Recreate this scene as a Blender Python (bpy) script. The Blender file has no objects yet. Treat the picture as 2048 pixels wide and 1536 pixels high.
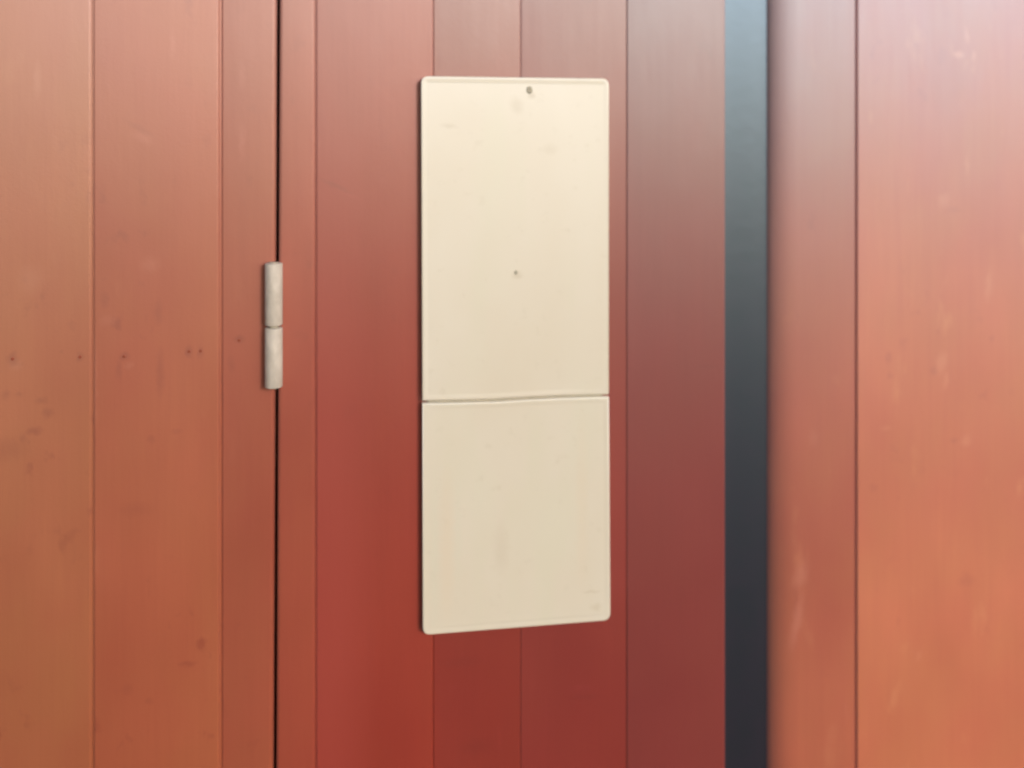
import bpy, bmesh, math, random
from mathutils import Vector
random.seed(4)
sc = bpy.context.scene
col = sc.collection

# ---------------- camera ----------------
F = 1700.0                 # focal length in pixels of the 2048 px wide photograph
HOR = 300.0                # eye level in the photograph
TH = math.radians(8.0)     # camera turned this much to the right of the wall's normal
D, EYE = 0.70, 1.50
cam_d = bpy.data.cameras.new('camera')
cam = bpy.data.objects.new('camera', cam_d); col.objects.link(cam)
cam.location = (0, -D, EYE)
cam.rotation_euler = (math.radians(90), 0, -TH)
cam_d.sensor_width = 36; cam_d.lens = 36 * F / 2048
cam_d.shift_y = -(768 - HOR) / 2048
cam_d.clip_start = 0.02; cam_d.clip_end = 600
cam_d.dof.use_dof = True; cam_d.dof.focus_distance = 0.62; cam_d.dof.aperture_fstop = 1.8
sc.camera = cam

# ---------------- light ----------------
SUN_AZ, SUN_EL = 27.0, 17.0      # degrees to the right of the wall's normal, above the horizon
SUN_E, SKY_E, EXPO = 1.5, 0.085, 0.38
w = bpy.data.worlds.new('World'); sc.world = w; w.use_nodes = True
nt = w.node_tree; nt.nodes.clear()
sky = nt.nodes.new('ShaderNodeTexSky'); sky.sky_type = 'NISHITA'; sky.sun_disc = False
sky.sun_elevation = math.radians(SUN_EL); sky.sun_rotation = math.radians(180 - SUN_AZ)
sky.dust_density = 2.0; sky.air_density = 1.2
bg = nt.nodes.new('ShaderNodeBackground'); bg.inputs[1].default_value = SKY_E
out = nt.nodes.new('ShaderNodeOutputWorld')
nt.links.new(sky.outputs[0], bg.inputs[0]); nt.links.new(bg.outputs[0], out.inputs[0])
sun_d = bpy.data.lights.new('sun', 'SUN'); sun_d.energy = SUN_E; sun_d.angle = math.radians(14)
sun_d.color = (1.0, 0.98, 0.95)
sun = bpy.data.objects.new('sun', sun_d); col.objects.link(sun)
a, e = math.radians(SUN_AZ), math.radians(SUN_EL)
to_sun = Vector((math.sin(a) * math.cos(e), -math.cos(a) * math.cos(e), math.sin(e)))
sun.rotation_euler = to_sun.to_track_quat('Z', 'Y').to_euler(); sun.location = to_sun * 20
sc.view_settings.view_transform = 'Standard'; sc.view_settings.look = 'None'
sc.view_settings.gamma = 1.0; sc.view_settings.exposure = EXPO

# ---------------- helpers ----------------
def P(px, py, y=0.0):
    """point of the vertical plane y that the photograph shows at pixel (px, py)"""
    u, v = (px - 1024) / F, (HOR - py) / F
    dx = u * math.cos(TH) + math.sin(TH); dy = -u * math.sin(TH) + math.cos(TH)
    t = (y + D) / dy
    return Vector((dx * t, y, EYE + v * t))
def X(px, y=0.0): return P(px, HOR, y).x

def tag(o, label=None, cat=None, group=None, kind=None):
    if label: o['label'] = label
    if cat: o['category'] = cat
    if group: o['group'] = group
    if kind: o['kind'] = kind
    return o
def empty(name, loc):
    o = bpy.data.objects.new(name, None); o.empty_display_size = .05; o.location = loc; col.objects.link(o); return o
def link(name, bm, mat, parent=None, smooth=True):
    off = Vector(parent.matrix_basis.translation) if parent else Vector()
    p = parent
    while p and p.parent: p = p.parent; off += Vector(p.matrix_basis.translation)
    bmesh.ops.translate(bm, vec=-off, verts=bm.verts)
    bmesh.ops.recalc_face_normals(bm, faces=bm.faces)
    me = bpy.data.meshes.new(name); bm.to_mesh(me); bm.free()
    if smooth:
        for f in me.polygons: f.use_smooth = True
    me.materials.append(mat)
    o = bpy.data.objects.new(name, me); col.objects.link(o); o.parent = parent
    if smooth:
        try:
            for ed in me.edges: pass
            me.set_sharp_from_angle(angle=math.radians(40))
        except Exception: pass
    return o

# ---------------- materials ----------------
IOR, ROUGH, ANISO = 2.7, 0.565, 0.80
def N(nt, t, **kw):
    n = nt.nodes.new(t)
    for k, v in kw.items(): setattr(n, k, v)
    return n
def noise(nt, vec, scale, detail=3, rough=.55):
    n = N(nt, 'ShaderNodeTexNoise'); n.inputs['Scale'].default_value = scale
    n.inputs['Detail'].default_value = detail; n.inputs['Roughness'].default_value = rough
    nt.links.new(vec, n.inputs['Vector']); return n.outputs['Fac']
def mapping(nt, src, sc_, loc=(0, 0, 0)):
    m = N(nt, 'ShaderNodeMapping'); m.inputs['Scale'].default_value = sc_; m.inputs['Location'].default_value = loc
    nt.links.new(src, m.inputs['Vector']); return m.outputs[0]
def ramp(nt, fac, a_, b_):
    r = N(nt, 'ShaderNodeMapRange'); r.inputs['From Min'].default_value = a_; r.inputs['From Max'].default_value = b_
    nt.links.new(fac, r.inputs['Value']); return r.outputs[0]
def mul(nt, x, k):
    m = N(nt, 'ShaderNodeMath', operation='MULTIPLY'); nt.links.new(x, m.inputs[0])
    if isinstance(k, (int, float)): m.inputs[1].default_value = k
    else: nt.links.new(k, m.inputs[1])
    return m.outputs[0]
def add(nt, x, y):
    m = N(nt, 'ShaderNodeMath', operation='ADD'); nt.links.new(x, m.inputs[0]); nt.links.new(y, m.inputs[1]); return m.outputs[0]
def mix(nt, fac, c1, c2):
    m = N(nt, 'ShaderNodeMix', data_type='RGBA')
    for s, c in ((6, c1), (7, c2)):
        if isinstance(c, tuple): m.inputs[s].default_value = (*c, 1)
        else: nt.links.new(c, m.inputs[s])
    if isinstance(fac, (int, float)): m.inputs[0].default_value = fac
    else: nt.links.new(fac, m.inputs[0])
    return m.outputs[2]
def base(name, rough=ROUGH, ior=IOR, sheen=(.86, 1.0, 1.14)):
    m = bpy.data.materials.new(name); m.use_nodes = True; t = m.node_tree; b = t.nodes['Principled BSDF']
    b.inputs['Roughness'].default_value = rough; b.inputs['IOR'].default_value = ior
    if ior > 1.9:      # brushed gloss enamel, sheen raised and tinted to stand in for lens haze: the up-and-down brush marks spread its sheen sideways
        b.inputs['Anisotropic'].default_value = ANISO; b.inputs['Specular Tint'].default_value = (*sheen, 1)
        tg = N(t, 'ShaderNodeCombineXYZ'); tg.inputs[0].default_value = 1.0
        t.links.new(tg.outputs[0], b.inputs['Tangent'])
    tc = N(t, 'ShaderNodeTexCoord')
    return m, t, b, tc.outputs['Object']
def tint(c, k): return tuple(min(1, max(0, x * y)) for x, y in zip(c, k))

def marks(t, lst):
    """mask of a few single scrapes, chips or grime spots: (px, py, width, height in px, lean in degrees, strength)"""
    geo = N(t, 'ShaderNodeNewGeometry').outputs['Position']
    nz = N(t, 'ShaderNodeTexNoise'); nz.inputs['Scale'].default_value = 160; nz.inputs['Detail'].default_value = 3
    t.links.new(geo, nz.inputs['Vector'])
    sb = N(t, 'ShaderNodeVectorMath', operation='SUBTRACT'); t.links.new(nz.outputs['Color'], sb.inputs[0]); sb.inputs[1].default_value = (.5, .5, .5)
    scl = N(t, 'ShaderNodeVectorMath', operation='SCALE'); t.links.new(sb.outputs[0], scl.inputs[0]); scl.inputs['Scale'].default_value = .006
    ad = N(t, 'ShaderNodeVectorMath', operation='ADD'); t.links.new(geo, ad.inputs[0]); t.links.new(scl.outputs[0], ad.inputs[1])
    tot = None
    for px, py, w_, h_, ang, st in lst:
        p = P(px, py, 0); k = .00043
        m = N(t, 'ShaderNodeMapping', vector_type='TEXTURE'); t.links.new(ad.outputs[0], m.inputs['Vector'])
        m.inputs['Location'].default_value = p; m.inputs['Rotation'].default_value = (0, math.radians(ang), 0)
        m.inputs['Scale'].default_value = (w_ * k / 2, 1, h_ * k / 2)
        l = N(t, 'ShaderNodeVectorMath', operation='LENGTH'); t.links.new(m.outputs[0], l.inputs[0])
        r = mul(t, ramp(t, l.outputs['Value'], 1.35, .35), st)
        if tot is None: tot = r
        else:
            mx = N(t, 'ShaderNodeMath', operation='MAXIMUM'); t.links.new(tot, mx.inputs[0]); t.links.new(r, mx.inputs[1]); tot = mx.outputs[0]
    return tot

PALE = {
 'A': [(60, 560, 40, 50, 0, .35), (75, 160, 14, 60, 0, .5), (30, 730, 22, 20, 0, .5)],
 'B': [(285, 275, 40, 18, 30, .45), (345, 90, 10, 50, 0, .4), (300, 530, 36, 28, 0, .4), (215, 640, 30, 18, 0, .35), (258, 732, 16, 12, 0, .5), (190, 760, 8, 160, 0, .35)],
 'Cc': [(482, 150, 12, 50, 0, .4), (483, 285, 12, 60, 0, .5)],
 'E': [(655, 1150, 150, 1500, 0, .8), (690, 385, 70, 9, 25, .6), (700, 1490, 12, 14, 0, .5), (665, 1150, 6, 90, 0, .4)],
 'F': [(905, 1380, 16, 14, 0, .35), (1000, 1480, 8, 50, 0, .4)],
 'G': [(1165, 1382, 38, 12, 0, .4), (1095, 1440, 5, 90, 0, .3)],
 'J': [(1600, 1150, 30, 55, 20, .6), (1592, 1240, 20, 110, 12, .65), (1625, 875, 20, 34, 0, .35), (1690, 1420, 6, 40, 0, .3)],
 'K': [(1915, 110, 24, 16, 20, .9), (1930, 70, 10, 36, -8, .6), (1945, 112, 10, 20, 15, .6), (1885, 400, 26, 34, 30, .4), (1930, 330, 10, 40, 0, .35),
       (1880, 725, 24, 46, 18, .55), (1890, 760, 14, 36, 5, .5), (1930, 880, 26, 22, -40, .5), (1975, 570, 14, 70, 6, .45), (1770, 855, 26, 12, 0, .35), (1835, 1310, 10, 20, 0, .3)]}
DARK = {
 'A': [(82, 802, 22, 14, 0, .7), (95, 826, 18, 18, 0, .7), (68, 862, 26, 16, 0, .8), (46, 876, 14, 16, 0, .6), (12, 790, 16, 14, 0, .5), (38, 788, 14, 12, 0, .5), (160, 714, 12, 18, 0, .9), (25, 718, 18, 26, 0, .8), (18, 900, 60, 40, 0, .4)],
 'B': [(248, 713, 17, 16, 0, .9), (238, 740, 10, 40, 0, .5), (316, 625, 16, 44, 0, .55), (320, 745, 16, 80, 0, .6), (209, 600, 14, 28, 0, .5), (378, 703, 13, 22, 0, 1), (401, 704, 11, 20, 0, .8),
       (303, 880, 14, 18, 0, .5), (352, 864, 20, 10, 0, .4), (375, 1329, 30, 11, 0, .7), (298, 1402, 14, 14, 0, .5), (255, 1378, 20, 22, 0, .4), (280, 258, 60, 10, 30, .35), (270, 1020, 60, 26, 0, .3)],
 'Cc': [(477, 681, 18, 14, 0, .9), (462, 730, 14, 30, 0, .4)],
 'E': [(672, 372, 60, 10, 25, .5), (626, 1122, 10, 22, 0, .6)],
 'F': [(955, 1500, 60, 30, 0, .4), (925, 1330, 80, 20, 0, .3)], 'G': [(1170, 1400, 60, 10, 0, .4)],
 'H': [(1420, 735, 60, 8, 0, .3)],
 'J': [(1590, 1200, 8, 60, 0, .35)], 'K': [(1930, 1160, 40, 24, 0, .35), (1905, 880, 20, 14, 0, .4), (1865, 740, 16, 20, 0, .4), (1905, 420, 30, 14, 0, .25)]}

def paint(name, c, seed, scuff=.35, spots=.5, key='', sheen=(.86, 1, 1.14), ior=IOR, ro=ROUGH):
    m, t, b, co = base(name, ro, ior, sheen)
    o = (seed * 3.17, seed * 1.7, seed * 2.3)
    blot = noise(t, mapping(t, co, (1, 1, .55), o), 9, 3)            # broad uneven weathering
    hue = noise(t, mapping(t, co, (1, 1, .7), (o[1], o[0], 5)), 17, 2)
    grain = noise(t, mapping(t, co, (1, 1, .045), o), 210, 4, .6)     # brush strokes along the board
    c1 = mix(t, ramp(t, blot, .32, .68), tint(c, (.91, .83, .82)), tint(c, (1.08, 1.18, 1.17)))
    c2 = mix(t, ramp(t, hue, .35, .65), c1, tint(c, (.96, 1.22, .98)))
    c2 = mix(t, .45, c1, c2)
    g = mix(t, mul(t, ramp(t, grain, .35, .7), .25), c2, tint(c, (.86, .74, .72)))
    # pale scuffs
    sn = noise(t, mapping(t, co, (1, 1, .4), (o[2], 3, o[0])), 34, 4, .6)
    g = mix(t, mul(t, ramp(t, sn, .61, .74), scuff), g, tint(c, (1.18, 1.75, 1.9)))
    # dark specks of dirt and knots showing through
    dn = noise(t, mapping(t, co, (1, 1, .75), (7, o[0], o[1])), 62, 3, .5)
    dm = noise(t, mapping(t, co, (1, 1, 1), (1, o[2], 9)), 6, 1)
    g = mix(t, mul(t, mul(t, ramp(t, dn, .62, .72), ramp(t, dm, .45, .6)), spots), g, tint(c, (.74, .6, .58)))
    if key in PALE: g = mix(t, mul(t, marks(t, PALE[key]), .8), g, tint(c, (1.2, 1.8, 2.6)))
    if key in DARK: g = mix(t, mul(t, marks(t, DARK[key]), .75), g, tint(c, (.66, .5, .5)))
    t.links.new(g, b.inputs['Base Color'])
    r = add(t, mul(t, grain, .05), mul(t, blot, .12))
    ra = N(t, 'ShaderNodeMath', operation='ADD'); t.links.new(r, ra.inputs[0]); ra.inputs[1].default_value = ro - .085
    t.links.new(ra.outputs[0], b.inputs['Roughness'])
    h = add(t, mul(t, grain, .32), mul(t, noise(t, mapping(t, co, (1, 1, .3), o), 40, 3), 1.2))
    h = add(t, h, mul(t, noise(t, co, 420, 2), .25))
    bp = N(t, 'ShaderNodeBump'); bp.inputs['Strength'].default_value = .35; bp.inputs['Distance'].default_value = .0006
    t.links.new(h, bp.inputs['Height']); t.links.new(bp.outputs[0], b.inputs['Normal'])
    return m

def plain(name, c, rough=ROUGH, ior=IOR, metal=0.0, var=.12, bscale=300, bdist=.0003, sheen=(.86, 1, 1.14)):
    m, t, b, co = base(name, rough, ior, sheen)
    n = noise(t, co, 60, 4)
    t.links.new(mix(t, ramp(t, n, .35, .65), tint(c, (1 - var,) * 3), tint(c, (1 + var,) * 3)), b.inputs['Base Color'])
    b.inputs['Metallic'].default_value = metal
    bp = N(t, 'ShaderNodeBump'); bp.inputs['Strength'].default_value = .3; bp.inputs['Distance'].default_value = bdist
    t.links.new(noise(t, co, bscale, 3), bp.inputs['Height']); t.links.new(bp.outputs[0], b.inputs['Normal'])
    return m

C = dict(A=(.375, .098, .039), B=(.385, .081, .034), Cc=(.350, .066, .033), Dd=(.350, .052, .027), E=(.320, .027, .013),  # the boards' own faded reds, with some uneven light and haze mixed in
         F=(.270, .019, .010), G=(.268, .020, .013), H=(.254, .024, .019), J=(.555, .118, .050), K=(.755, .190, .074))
SH = dict(A=(.92, .84, .86), B=(.92, .84, .86), Cc=(.88, .85, .85), Dd=(.88, .86, .86), E=(.88, .89, .89), F=(.84, .91, .93), G=(.78, .93, .98),  # sheen tint, and IOR below, carry the lens haze's change from board to board
          H=(.74, .95, 1.06), J=(.49, .95, 1.24), K=(.46, .92, 1.28))
IR = dict(A=2.75, B=2.75, Cc=2.66, Dd=2.66, E=2.7, F=2.72, G=2.76, H=2.84, J=3.15, K=3.3)
RO = dict(J=.595, K=.62)
M = {k: paint('red_paint_' + str(i), v, i + 1, scuff=.5 if k in 'JK' else .3, spots=.8 if k in ('A', 'B') else .35, key=k, sheen=SH[k], ior=IR[k], ro=RO.get(k, ROUGH))
     for i, (k, v) in enumerate(C.items())}
M['dark'] = plain('dark_backing', (.030, .012, .009), .8, 1.4)  # shade inside the board gaps, put into the backing's colour
M['gap_shade'] = plain('painted_gap_shade', (.008, .001, .006), .55, 2.85, var=.25, bscale=90, sheen=(.66, .92, 1.22))  # near-black with bluish sheen: the channel's shade and haze put into colour
M['nail'] = plain('painted_nail', (.29, .07, .038), .7, 1.5)
M['screw'] = plain('grey_screw', (.42, .39, .32), .5, 1.5)

def sign_mat():
    c = (.79, .73, .62)
    m, t, b, co = base('cream_enamel', ROUGH, 2.75, (.86, .96, 1.12))
    n1 = noise(t, mapping(t, co, (1, 1, .6)), 11, 3); n2 = noise(t, mapping(t, co, (1, 1, .25), (3, 2, 1)), 26, 2)
    g = mix(t, ramp(t, n1, .35, .65), tint(c, (.985, .965, .94)), tint(c, (1.02, 1.02, 1.03)))
    g = mix(t, mul(t, ramp(t, n2, .5, .7), .35), g, tint(c, (.95, 1.0, .93)))
    # thin grime speckle
    s = noise(t, co, 95, 3, .6)
    g = mix(t, mul(t, ramp(t, s, .62, .76), .45), g, tint(c, (.88, .86, .82)))
    # single grime smears: below the screw, at the left, at the lower right corner
    g = mix(t, mul(t, marks(t, [(1030, 212, 26, 34, -30, .5), (897, 252, 30, 10, 8, .5), (1180, 1174, 36, 6, 0, .6), (1188, 1205, 22, 16, 0, .5), (1000, 1090, 30, 90, 0, .3),
                                (1096, 298, 30, 20, 0, .3), (1060, 192, 14, 16, 20, .8), (1032, 547, 20, 14, 0, .6)]), .9), g, tint(c, (.78, .73, .65)))
    g = mix(t, mul(t, marks(t, [(893, 1085, 26, 260, 0, .7), (1160, 1000, 24, 300, 0, .5)]), .6), g, tint(c, (1.02, .93, .86)))
    g = mix(t, mul(t, marks(t, [(868, 1100, 14, 300, 0, .6), (915, 1060, 14, 200, 0, .5)]), .6), g, tint(c, (.95, 1.0, .97)))
    t.links.new(g, b.inputs['Base Color'])
    bp = N(t, 'ShaderNodeBump'); bp.inputs['Strength'].default_value = .25; bp.inputs['Distance'].default_value = .0012
    t.links.new(noise(t, mapping(t, co, (1, 1, .6)), 14, 2), bp.inputs['Height']); t.links.new(bp.outputs[0], b.inputs['Normal'])
    return m
M['sign'] = sign_mat()

def galv():
    m, t, b, co = base('weathered_zinc', .68, 1.5)
    n = noise(t, mapping(t, co, (1, 1, .4)), 190, 4)
    n2 = noise(t, co, 70, 3)
    g = mix(t, ramp(t, n, .4, .62), (.60, .55, .50), (.52, .475, .43))
    g = mix(t, mul(t, ramp(t, n2, .52, .68), .4), g, (.42, .38, .33))
    t.links.new(g, b.inputs['Base Color']); b.inputs['Metallic'].default_value = .15
    bp = N(t, 'ShaderNodeBump'); bp.inputs['Strength'].default_value = .4; bp.inputs['Distance'].default_value = .0006
    t.links.new(n, bp.inputs['Height']); t.links.new(bp.outputs[0], b.inputs['Normal'])
    return m
M['zinc'] = galv()

# ---------------- boards ----------------
Z0, Z1 = 0.06, 2.35
def sect(x0, x1, yf, th, rl, rr, n=5, tongue=0.0, ey=1.0):
    """outline of a board's cross-section, seen from above; rl / rr = radius of its front edges"""
    pts = [(x0, yf + th)]
    for k in range(n + 1):
        q = math.pi / 2 * k / n; pts.append((x0 + rl - rl * math.cos(q), yf + ey * (rl - rl * math.sin(q))))
    for k in range(n + 1):
        q = math.pi / 2 * k / n; pts.append((x1 - rr + rr * math.sin(q), yf + rr - rr * math.cos(q)))
    if tongue:
        d = yf + tongue
        pts += [(x1, d), (x1 + .006, d), (x1 + .006, d + .006), (x1, d + .006)]
    pts.append((x1, yf + th))
    return pts
def plank(parent, mat, x0, x1, yf=0.0, th=.02, rl=.0012, rr=.0012, tilt0=0.0, tilt1=0.0, tongue=0.0, ey=1.0, z0=Z0, z1=Z1, name='plank'):
    """tilt0 / tilt1 : how far the left / right edge leans, in metres of x per metre of z (0 at eye level)"""
    bm = bmesh.new(); rows = []
    nz = 12; ph = 2.0
    for j in range(nz + 1):
        z = z0 + (z1 - z0) * j / nz
        wob = .00035 * math.sin(z * 5 + ph)
        a0, a1 = x0 + tilt0 * (z - EYE), x1 + tilt1 * (z - EYE)
        rows.append([bm.verts.new((x, y + wob, z)) for x, y in sect(a0, a1, yf, th, rl, rr, 7, tongue, ey)])
    for r, s in zip(rows, rows[1:]):
        n = len(r)
        for i in range(n): bm.faces.new((r[i], r[(i + 1) % n], s[(i + 1) % n], s[i]))
    bm.faces.new(rows[0]); bm.faces.new(rows[-1])
    return link(name, bm, mat, parent)

def box(bm, lo, hi):
    v = [bm.verts.new((x, y, z)) for x in (lo[0], hi[0]) for y in (lo[1], hi[1]) for z in (lo[2], hi[2])]
    for f in ((0, 1, 3, 2), (4, 6, 7, 5), (0, 4, 5, 1), (2, 3, 7, 6), (0, 2, 6, 4), (1, 5, 7, 3)): bm.faces.new([v[i] for i in f])
def backing(parent, x0, x1, y0=.026, y1=.05):
    bm = bmesh.new(); box(bm, (x0, y0, Z0), (x1, y1, Z1)); return link('backing_board', bm, M['dark'], parent, False)
def nail(parent, px, py, y=-0.0, r=.0012, mat='nail'):
    p = P(px, py, y); bm = bmesh.new(); n = 14
    rings = []
    for rr, dy in ((r, .0012), (r, -.00015), (r * .8, -.0003), (r * .3, -.0002)):
        rings.append([bm.verts.new((p.x + rr * math.cos(2 * math.pi * k / n), y + dy, p.z + rr * math.sin(2 * math.pi * k / n))) for k in range(n)])
    for a_, b_ in zip(rings, rings[1:]):
        for k in range(n): bm.faces.new((a_[k], a_[(k + 1) % n], b_[(k + 1) % n], b_[k]))
    bm.faces.new(rings[-1])
    return link('nail', bm, M[mat], parent)

LEAN = (7 / F * D) / (1536 / F * D)       # the hinge-side gap leans by 7 px over the height of the photograph
xgl, xgr = X(550.5), X(557.5)                  # the narrow gap, at eye level
# left wall
wall = empty('boarded_wall', (X(0), 0, Z0))
tag(wall, 'faded red boarded wall left of the narrow dark gap, with small nail heads in a row', 'wall')
bw = X(440) - X(185)
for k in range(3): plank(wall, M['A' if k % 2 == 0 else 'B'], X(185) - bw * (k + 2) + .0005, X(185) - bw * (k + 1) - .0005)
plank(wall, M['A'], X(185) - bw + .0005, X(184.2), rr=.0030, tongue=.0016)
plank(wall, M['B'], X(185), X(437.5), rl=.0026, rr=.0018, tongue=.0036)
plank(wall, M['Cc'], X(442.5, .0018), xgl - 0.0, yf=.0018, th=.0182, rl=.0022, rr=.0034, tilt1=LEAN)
backing(wall, X(185) - bw * 4.6, X(549) + .0115, .030, .05)
for px, py in ((25, 718), (160, 714), (248, 713), (378, 703), (401, 702)): nail(wall, px, py, 0)
nail(wall, 478, 681, .0018)

# door
door = empty('wooden_door', (X(560), 0, Z0))
tag(door, 'deep red plank door carrying the blank cream sign, hung on one grey hinge', 'door')
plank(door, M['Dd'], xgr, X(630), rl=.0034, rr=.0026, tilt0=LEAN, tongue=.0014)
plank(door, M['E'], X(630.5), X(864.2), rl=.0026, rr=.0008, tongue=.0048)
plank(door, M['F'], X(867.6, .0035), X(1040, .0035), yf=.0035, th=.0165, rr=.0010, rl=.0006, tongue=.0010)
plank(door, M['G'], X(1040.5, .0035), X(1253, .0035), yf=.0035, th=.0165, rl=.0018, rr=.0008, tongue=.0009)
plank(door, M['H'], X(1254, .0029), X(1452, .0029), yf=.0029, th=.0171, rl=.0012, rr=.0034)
backing(door, X(549) + .0125, X(1440))
bm = bmesh.new(); x0, x1 = X(1440), X(1560, .02); prof = []      # shade of the channel, added as a dark strip with a gently rounded face
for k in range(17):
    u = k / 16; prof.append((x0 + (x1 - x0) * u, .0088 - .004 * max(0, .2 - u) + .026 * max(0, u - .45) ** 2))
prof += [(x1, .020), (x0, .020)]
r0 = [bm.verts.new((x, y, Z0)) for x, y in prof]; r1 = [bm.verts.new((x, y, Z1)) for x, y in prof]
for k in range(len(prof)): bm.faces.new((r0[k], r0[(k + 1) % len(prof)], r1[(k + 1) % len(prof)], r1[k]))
bm.faces.new(r0); bm.faces.new(r1); link('gap_shade_strip', bm, M['gap_shade'], door)

# hinge: two knuckles on a pin, standing proud over the gap
def lathe(bm, cx, cy, prof, n=28, lean=0.0):
    rings = [[bm.verts.new((cx + r * math.cos(2 * math.pi * k / n) + lean * (z - EYE), cy + r * math.sin(2 * math.pi * k / n), z)) for k in range(n)] for r, z in prof]
    for a_, b_ in zip(rings, rings[1:]):
        for k in range(n): bm.faces.new((a_[k], a_[(k + 1) % n], b_[(k + 1) % n], b_[k]))
    bm.faces.new(rings[0]); bm.faces.new(rings[-1])
hy = -.0045; hx = X(547.5, hy); hr = (X(565.5, hy - .004) - X(529.5, hy - .004)) / 2
zt, zm, zb = P(547, 528, hy - hr).z, P(547, 656, hy - hr).z, P(547, 779, hy - hr).z
hinge = empty('hinge', (hx - X(560), hy, zb - Z0)); hinge.parent = door
hinge['label'] = 'grey zinc barrel hinge over the narrow gap'
for za, zc, ta in ((zm + .0008, zt, .0), (zb, zm - .0008, .0)):
    bm = bmesh.new(); c = .0010
    h = zc - za
    lathe(bm, hx, hy, [(hr - c * 1.3, za), (hr - c * .3, za + c * .4), (hr, za + c), (hr * 1.01, za + h * .5), (hr, zc - c), (hr - c * .3, zc - c * .4), (hr - c * 1.3, zc)])
    link('knuckle', bm, M['zinc'], hinge)
bm = bmesh.new(); lathe(bm, hx, hy, [(hr * .55, zb - .0006), (hr * .55, zt + .0006)]); link('pin', bm, M['screw'], hinge)
# leaf plates folded into the gap behind the knuckles
bm = bmesh.new(); box(bm, (hx - .0012, hy, zb + .002), (hx + .0012, .016, zt - .002)); link('leaf', bm, M['screw'], hinge, False)

# ---------------- sign ----------------
YS = -.0075           # front plane of the sign's back plates
sign = empty('blank_sign', P(1032, 1262, 0))
tag(sign, 'tall blank cream enamel sign in two plates, screwed to the red door', 'sign')
def rounded(pts, rads, n=6):
    """round the corners of a polygon given in the sign's plane"""
    res = []
    m_ = len(pts)
    for i, (p, r) in enumerate(zip(pts, rads)):
        if r <= 0: res.append(p); continue
        a_ = (pts[i - 1] - p).normalized(); b_ = (pts[(i + 1) % m_] - p).normalized()
        s, t_ = p + a_ * r, p + b_ * r
        for k in range(n + 1):
            u = k / n; res.append((1 - u) ** 2 * s + 2 * u * (1 - u) * p + u * u * t_)
    return res
def inset(pts, d):
    """move each vertex inwards by d (counter-clockwise outline in x, z)"""
    n = len(pts); res = []
    for i in range(n):
        a_ = (pts[i] - pts[i - 1]); b_ = (pts[(i + 1) % n] - pts[i])
        na = Vector((-a_.y, a_.x)).normalized(); nb = Vector((-b_.y, b_.x)).normalized()
        v = (na + nb).normalized(); k = max(.5, v.dot(na)); res.append(pts[i] + v * d / k)
    return res
def plate(pxs, rads, lab):
    pts = []
    for q in pxs:
        p = P(*q, YS); pts.append(Vector((p.x, p.z)))
    pts = rounded(pts, rads)
    ar = sum(pts[i - 1].cross(pts[i]) for i in range(len(pts)))
    if ar < 0: pts.reverse()
    bm = bmesh.new(); t_ = .0045
    prof = [(0, t_), (0, .0006), (.0003, .0002), (.0009, .00005), (.0022, .0001), (.0036, .00022), (.0050, .0003)]
    rings = []
    for d, dy in prof:
        rings.append([bm.verts.new((q.x, YS + dy, q.y)) for q in inset(pts, d)])
    n = len(pts)
    for a_, b_ in zip(rings, rings[1:]):
        for k in range(n): bm.faces.new((a_[k], a_[(k + 1) % n], b_[(k + 1) % n], b_[k]))
    f = bm.faces.new(rings[-1]); bm.faces.new(rings[0])
    bmesh.ops.inset_region(bm, faces=[f], thickness=.001)
    o = link('plate', bm, M['sign'], sign); o['label'] = lab; return o
up = [(842, 152), (1218, 157), (1218, 789), (1120, 791.5), (1050, 795), (985, 799), (920, 800.5), (844.5, 802)]
lo = [(844.5, 807), (930, 805.5), (1000, 803.5), (1056, 799.5), (1125, 796.5), (1218, 794), (1221, 1241), (845.5, 1271)]
R = .0064
plate(up, [R, R, 0, 0, 0, 0, 0, 0], 'longer upper cream plate with the screw')
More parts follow.
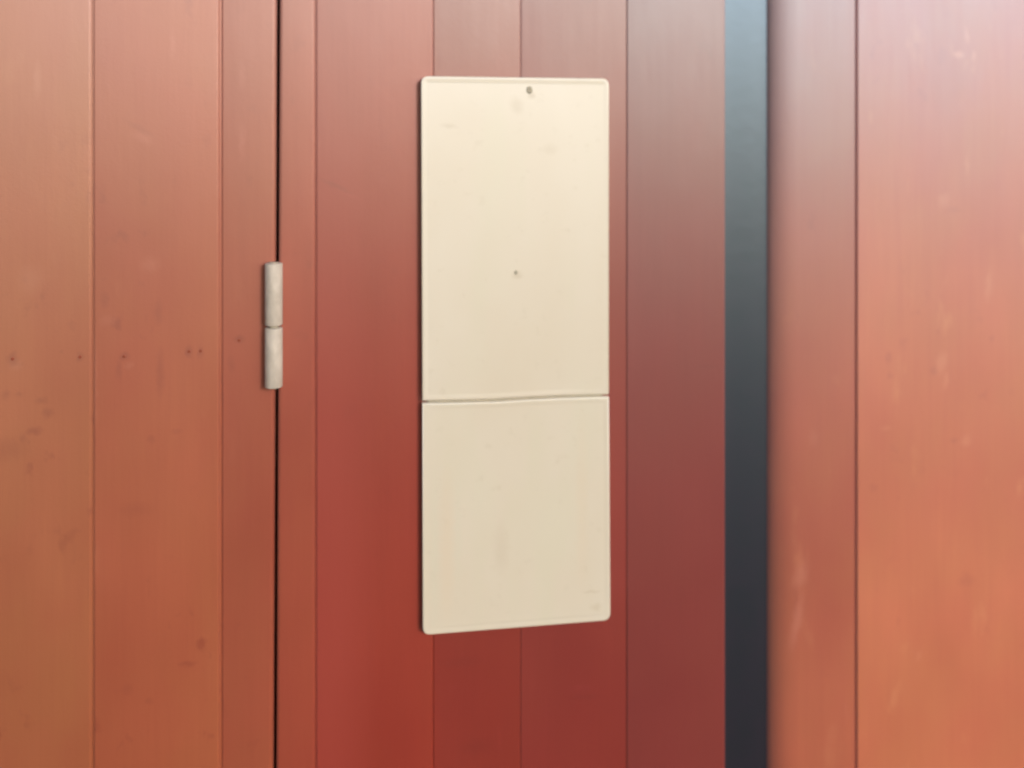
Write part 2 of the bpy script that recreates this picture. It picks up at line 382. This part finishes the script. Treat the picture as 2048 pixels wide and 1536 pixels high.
plate(lo, [0, 0, 0, 0, 0, 0, R, R], 'shorter lower cream plate with slanted bottom edge')
# back board behind the two plates
bm = bmesh.new(); pa, pb = P(856, 170, -.003), P(1205, 1235, -.003)
box(bm, (pa.x, -.0030, pb.z), (pb.x, .0035, pa.z)); link('back_plate', bm, M['screw'], sign, False)
def screw(px, py, r):
    yb = YS + .0003; p = P(px, py, yb); bm = bmesh.new(); n = 18; rings = []
    for rr, dy in ((r, .001), (r, -.0002), (r * .85, -.0005), (r * .45, -.0006), (r * .3, -.0002)):
        rings.append([bm.verts.new((p.x + rr * math.cos(2 * math.pi * k / n), yb + dy, p.z + 1.25 * rr * math.sin(2 * math.pi * k / n))) for k in range(n)])
    for a_, b_ in zip(rings, rings[1:]):
        for k in range(n): bm.faces.new((a_[k], a_[(k + 1) % n], b_[(k + 1) % n], b_[k]))
    bm.faces.new(rings[-1]); o = link('screw', bm, M['screw'], sign); return o
screw(1059, 180, .0026)
screw(1032, 545, .0014)

# ---------------- right-hand post and wall ----------------
YR = -.002
JR = .025
post = empty('door_post', (X(1620, YR), 0, Z0))
tag(post, 'faded orange red post with rounded edge beside the dark channel', 'post')
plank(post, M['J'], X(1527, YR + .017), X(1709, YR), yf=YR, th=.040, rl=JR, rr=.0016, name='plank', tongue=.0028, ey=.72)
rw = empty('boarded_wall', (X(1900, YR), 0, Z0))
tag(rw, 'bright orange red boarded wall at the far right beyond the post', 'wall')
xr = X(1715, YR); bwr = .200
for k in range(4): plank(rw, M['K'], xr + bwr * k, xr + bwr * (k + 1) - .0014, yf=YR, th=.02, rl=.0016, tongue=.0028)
backing(rw, X(1560, .02), xr + bwr * 4, .028, .05)

# ---------------- ground ----------------
bm = bmesh.new(); s = 300
for v in ((-s, -s), (s, -s), (s, s), (-s, s)): bm.verts.new((v[0], v[1], 0))
bm.verts.ensure_lookup_table(); bm.faces.new(bm.verts)
gm = plain('packed_gravel', (.16, .13, .10), .95, 1.35, var=.35, bscale=40, bdist=.01)
g = link('ground', bm, gm, None, False); tag(g, kind='structure')
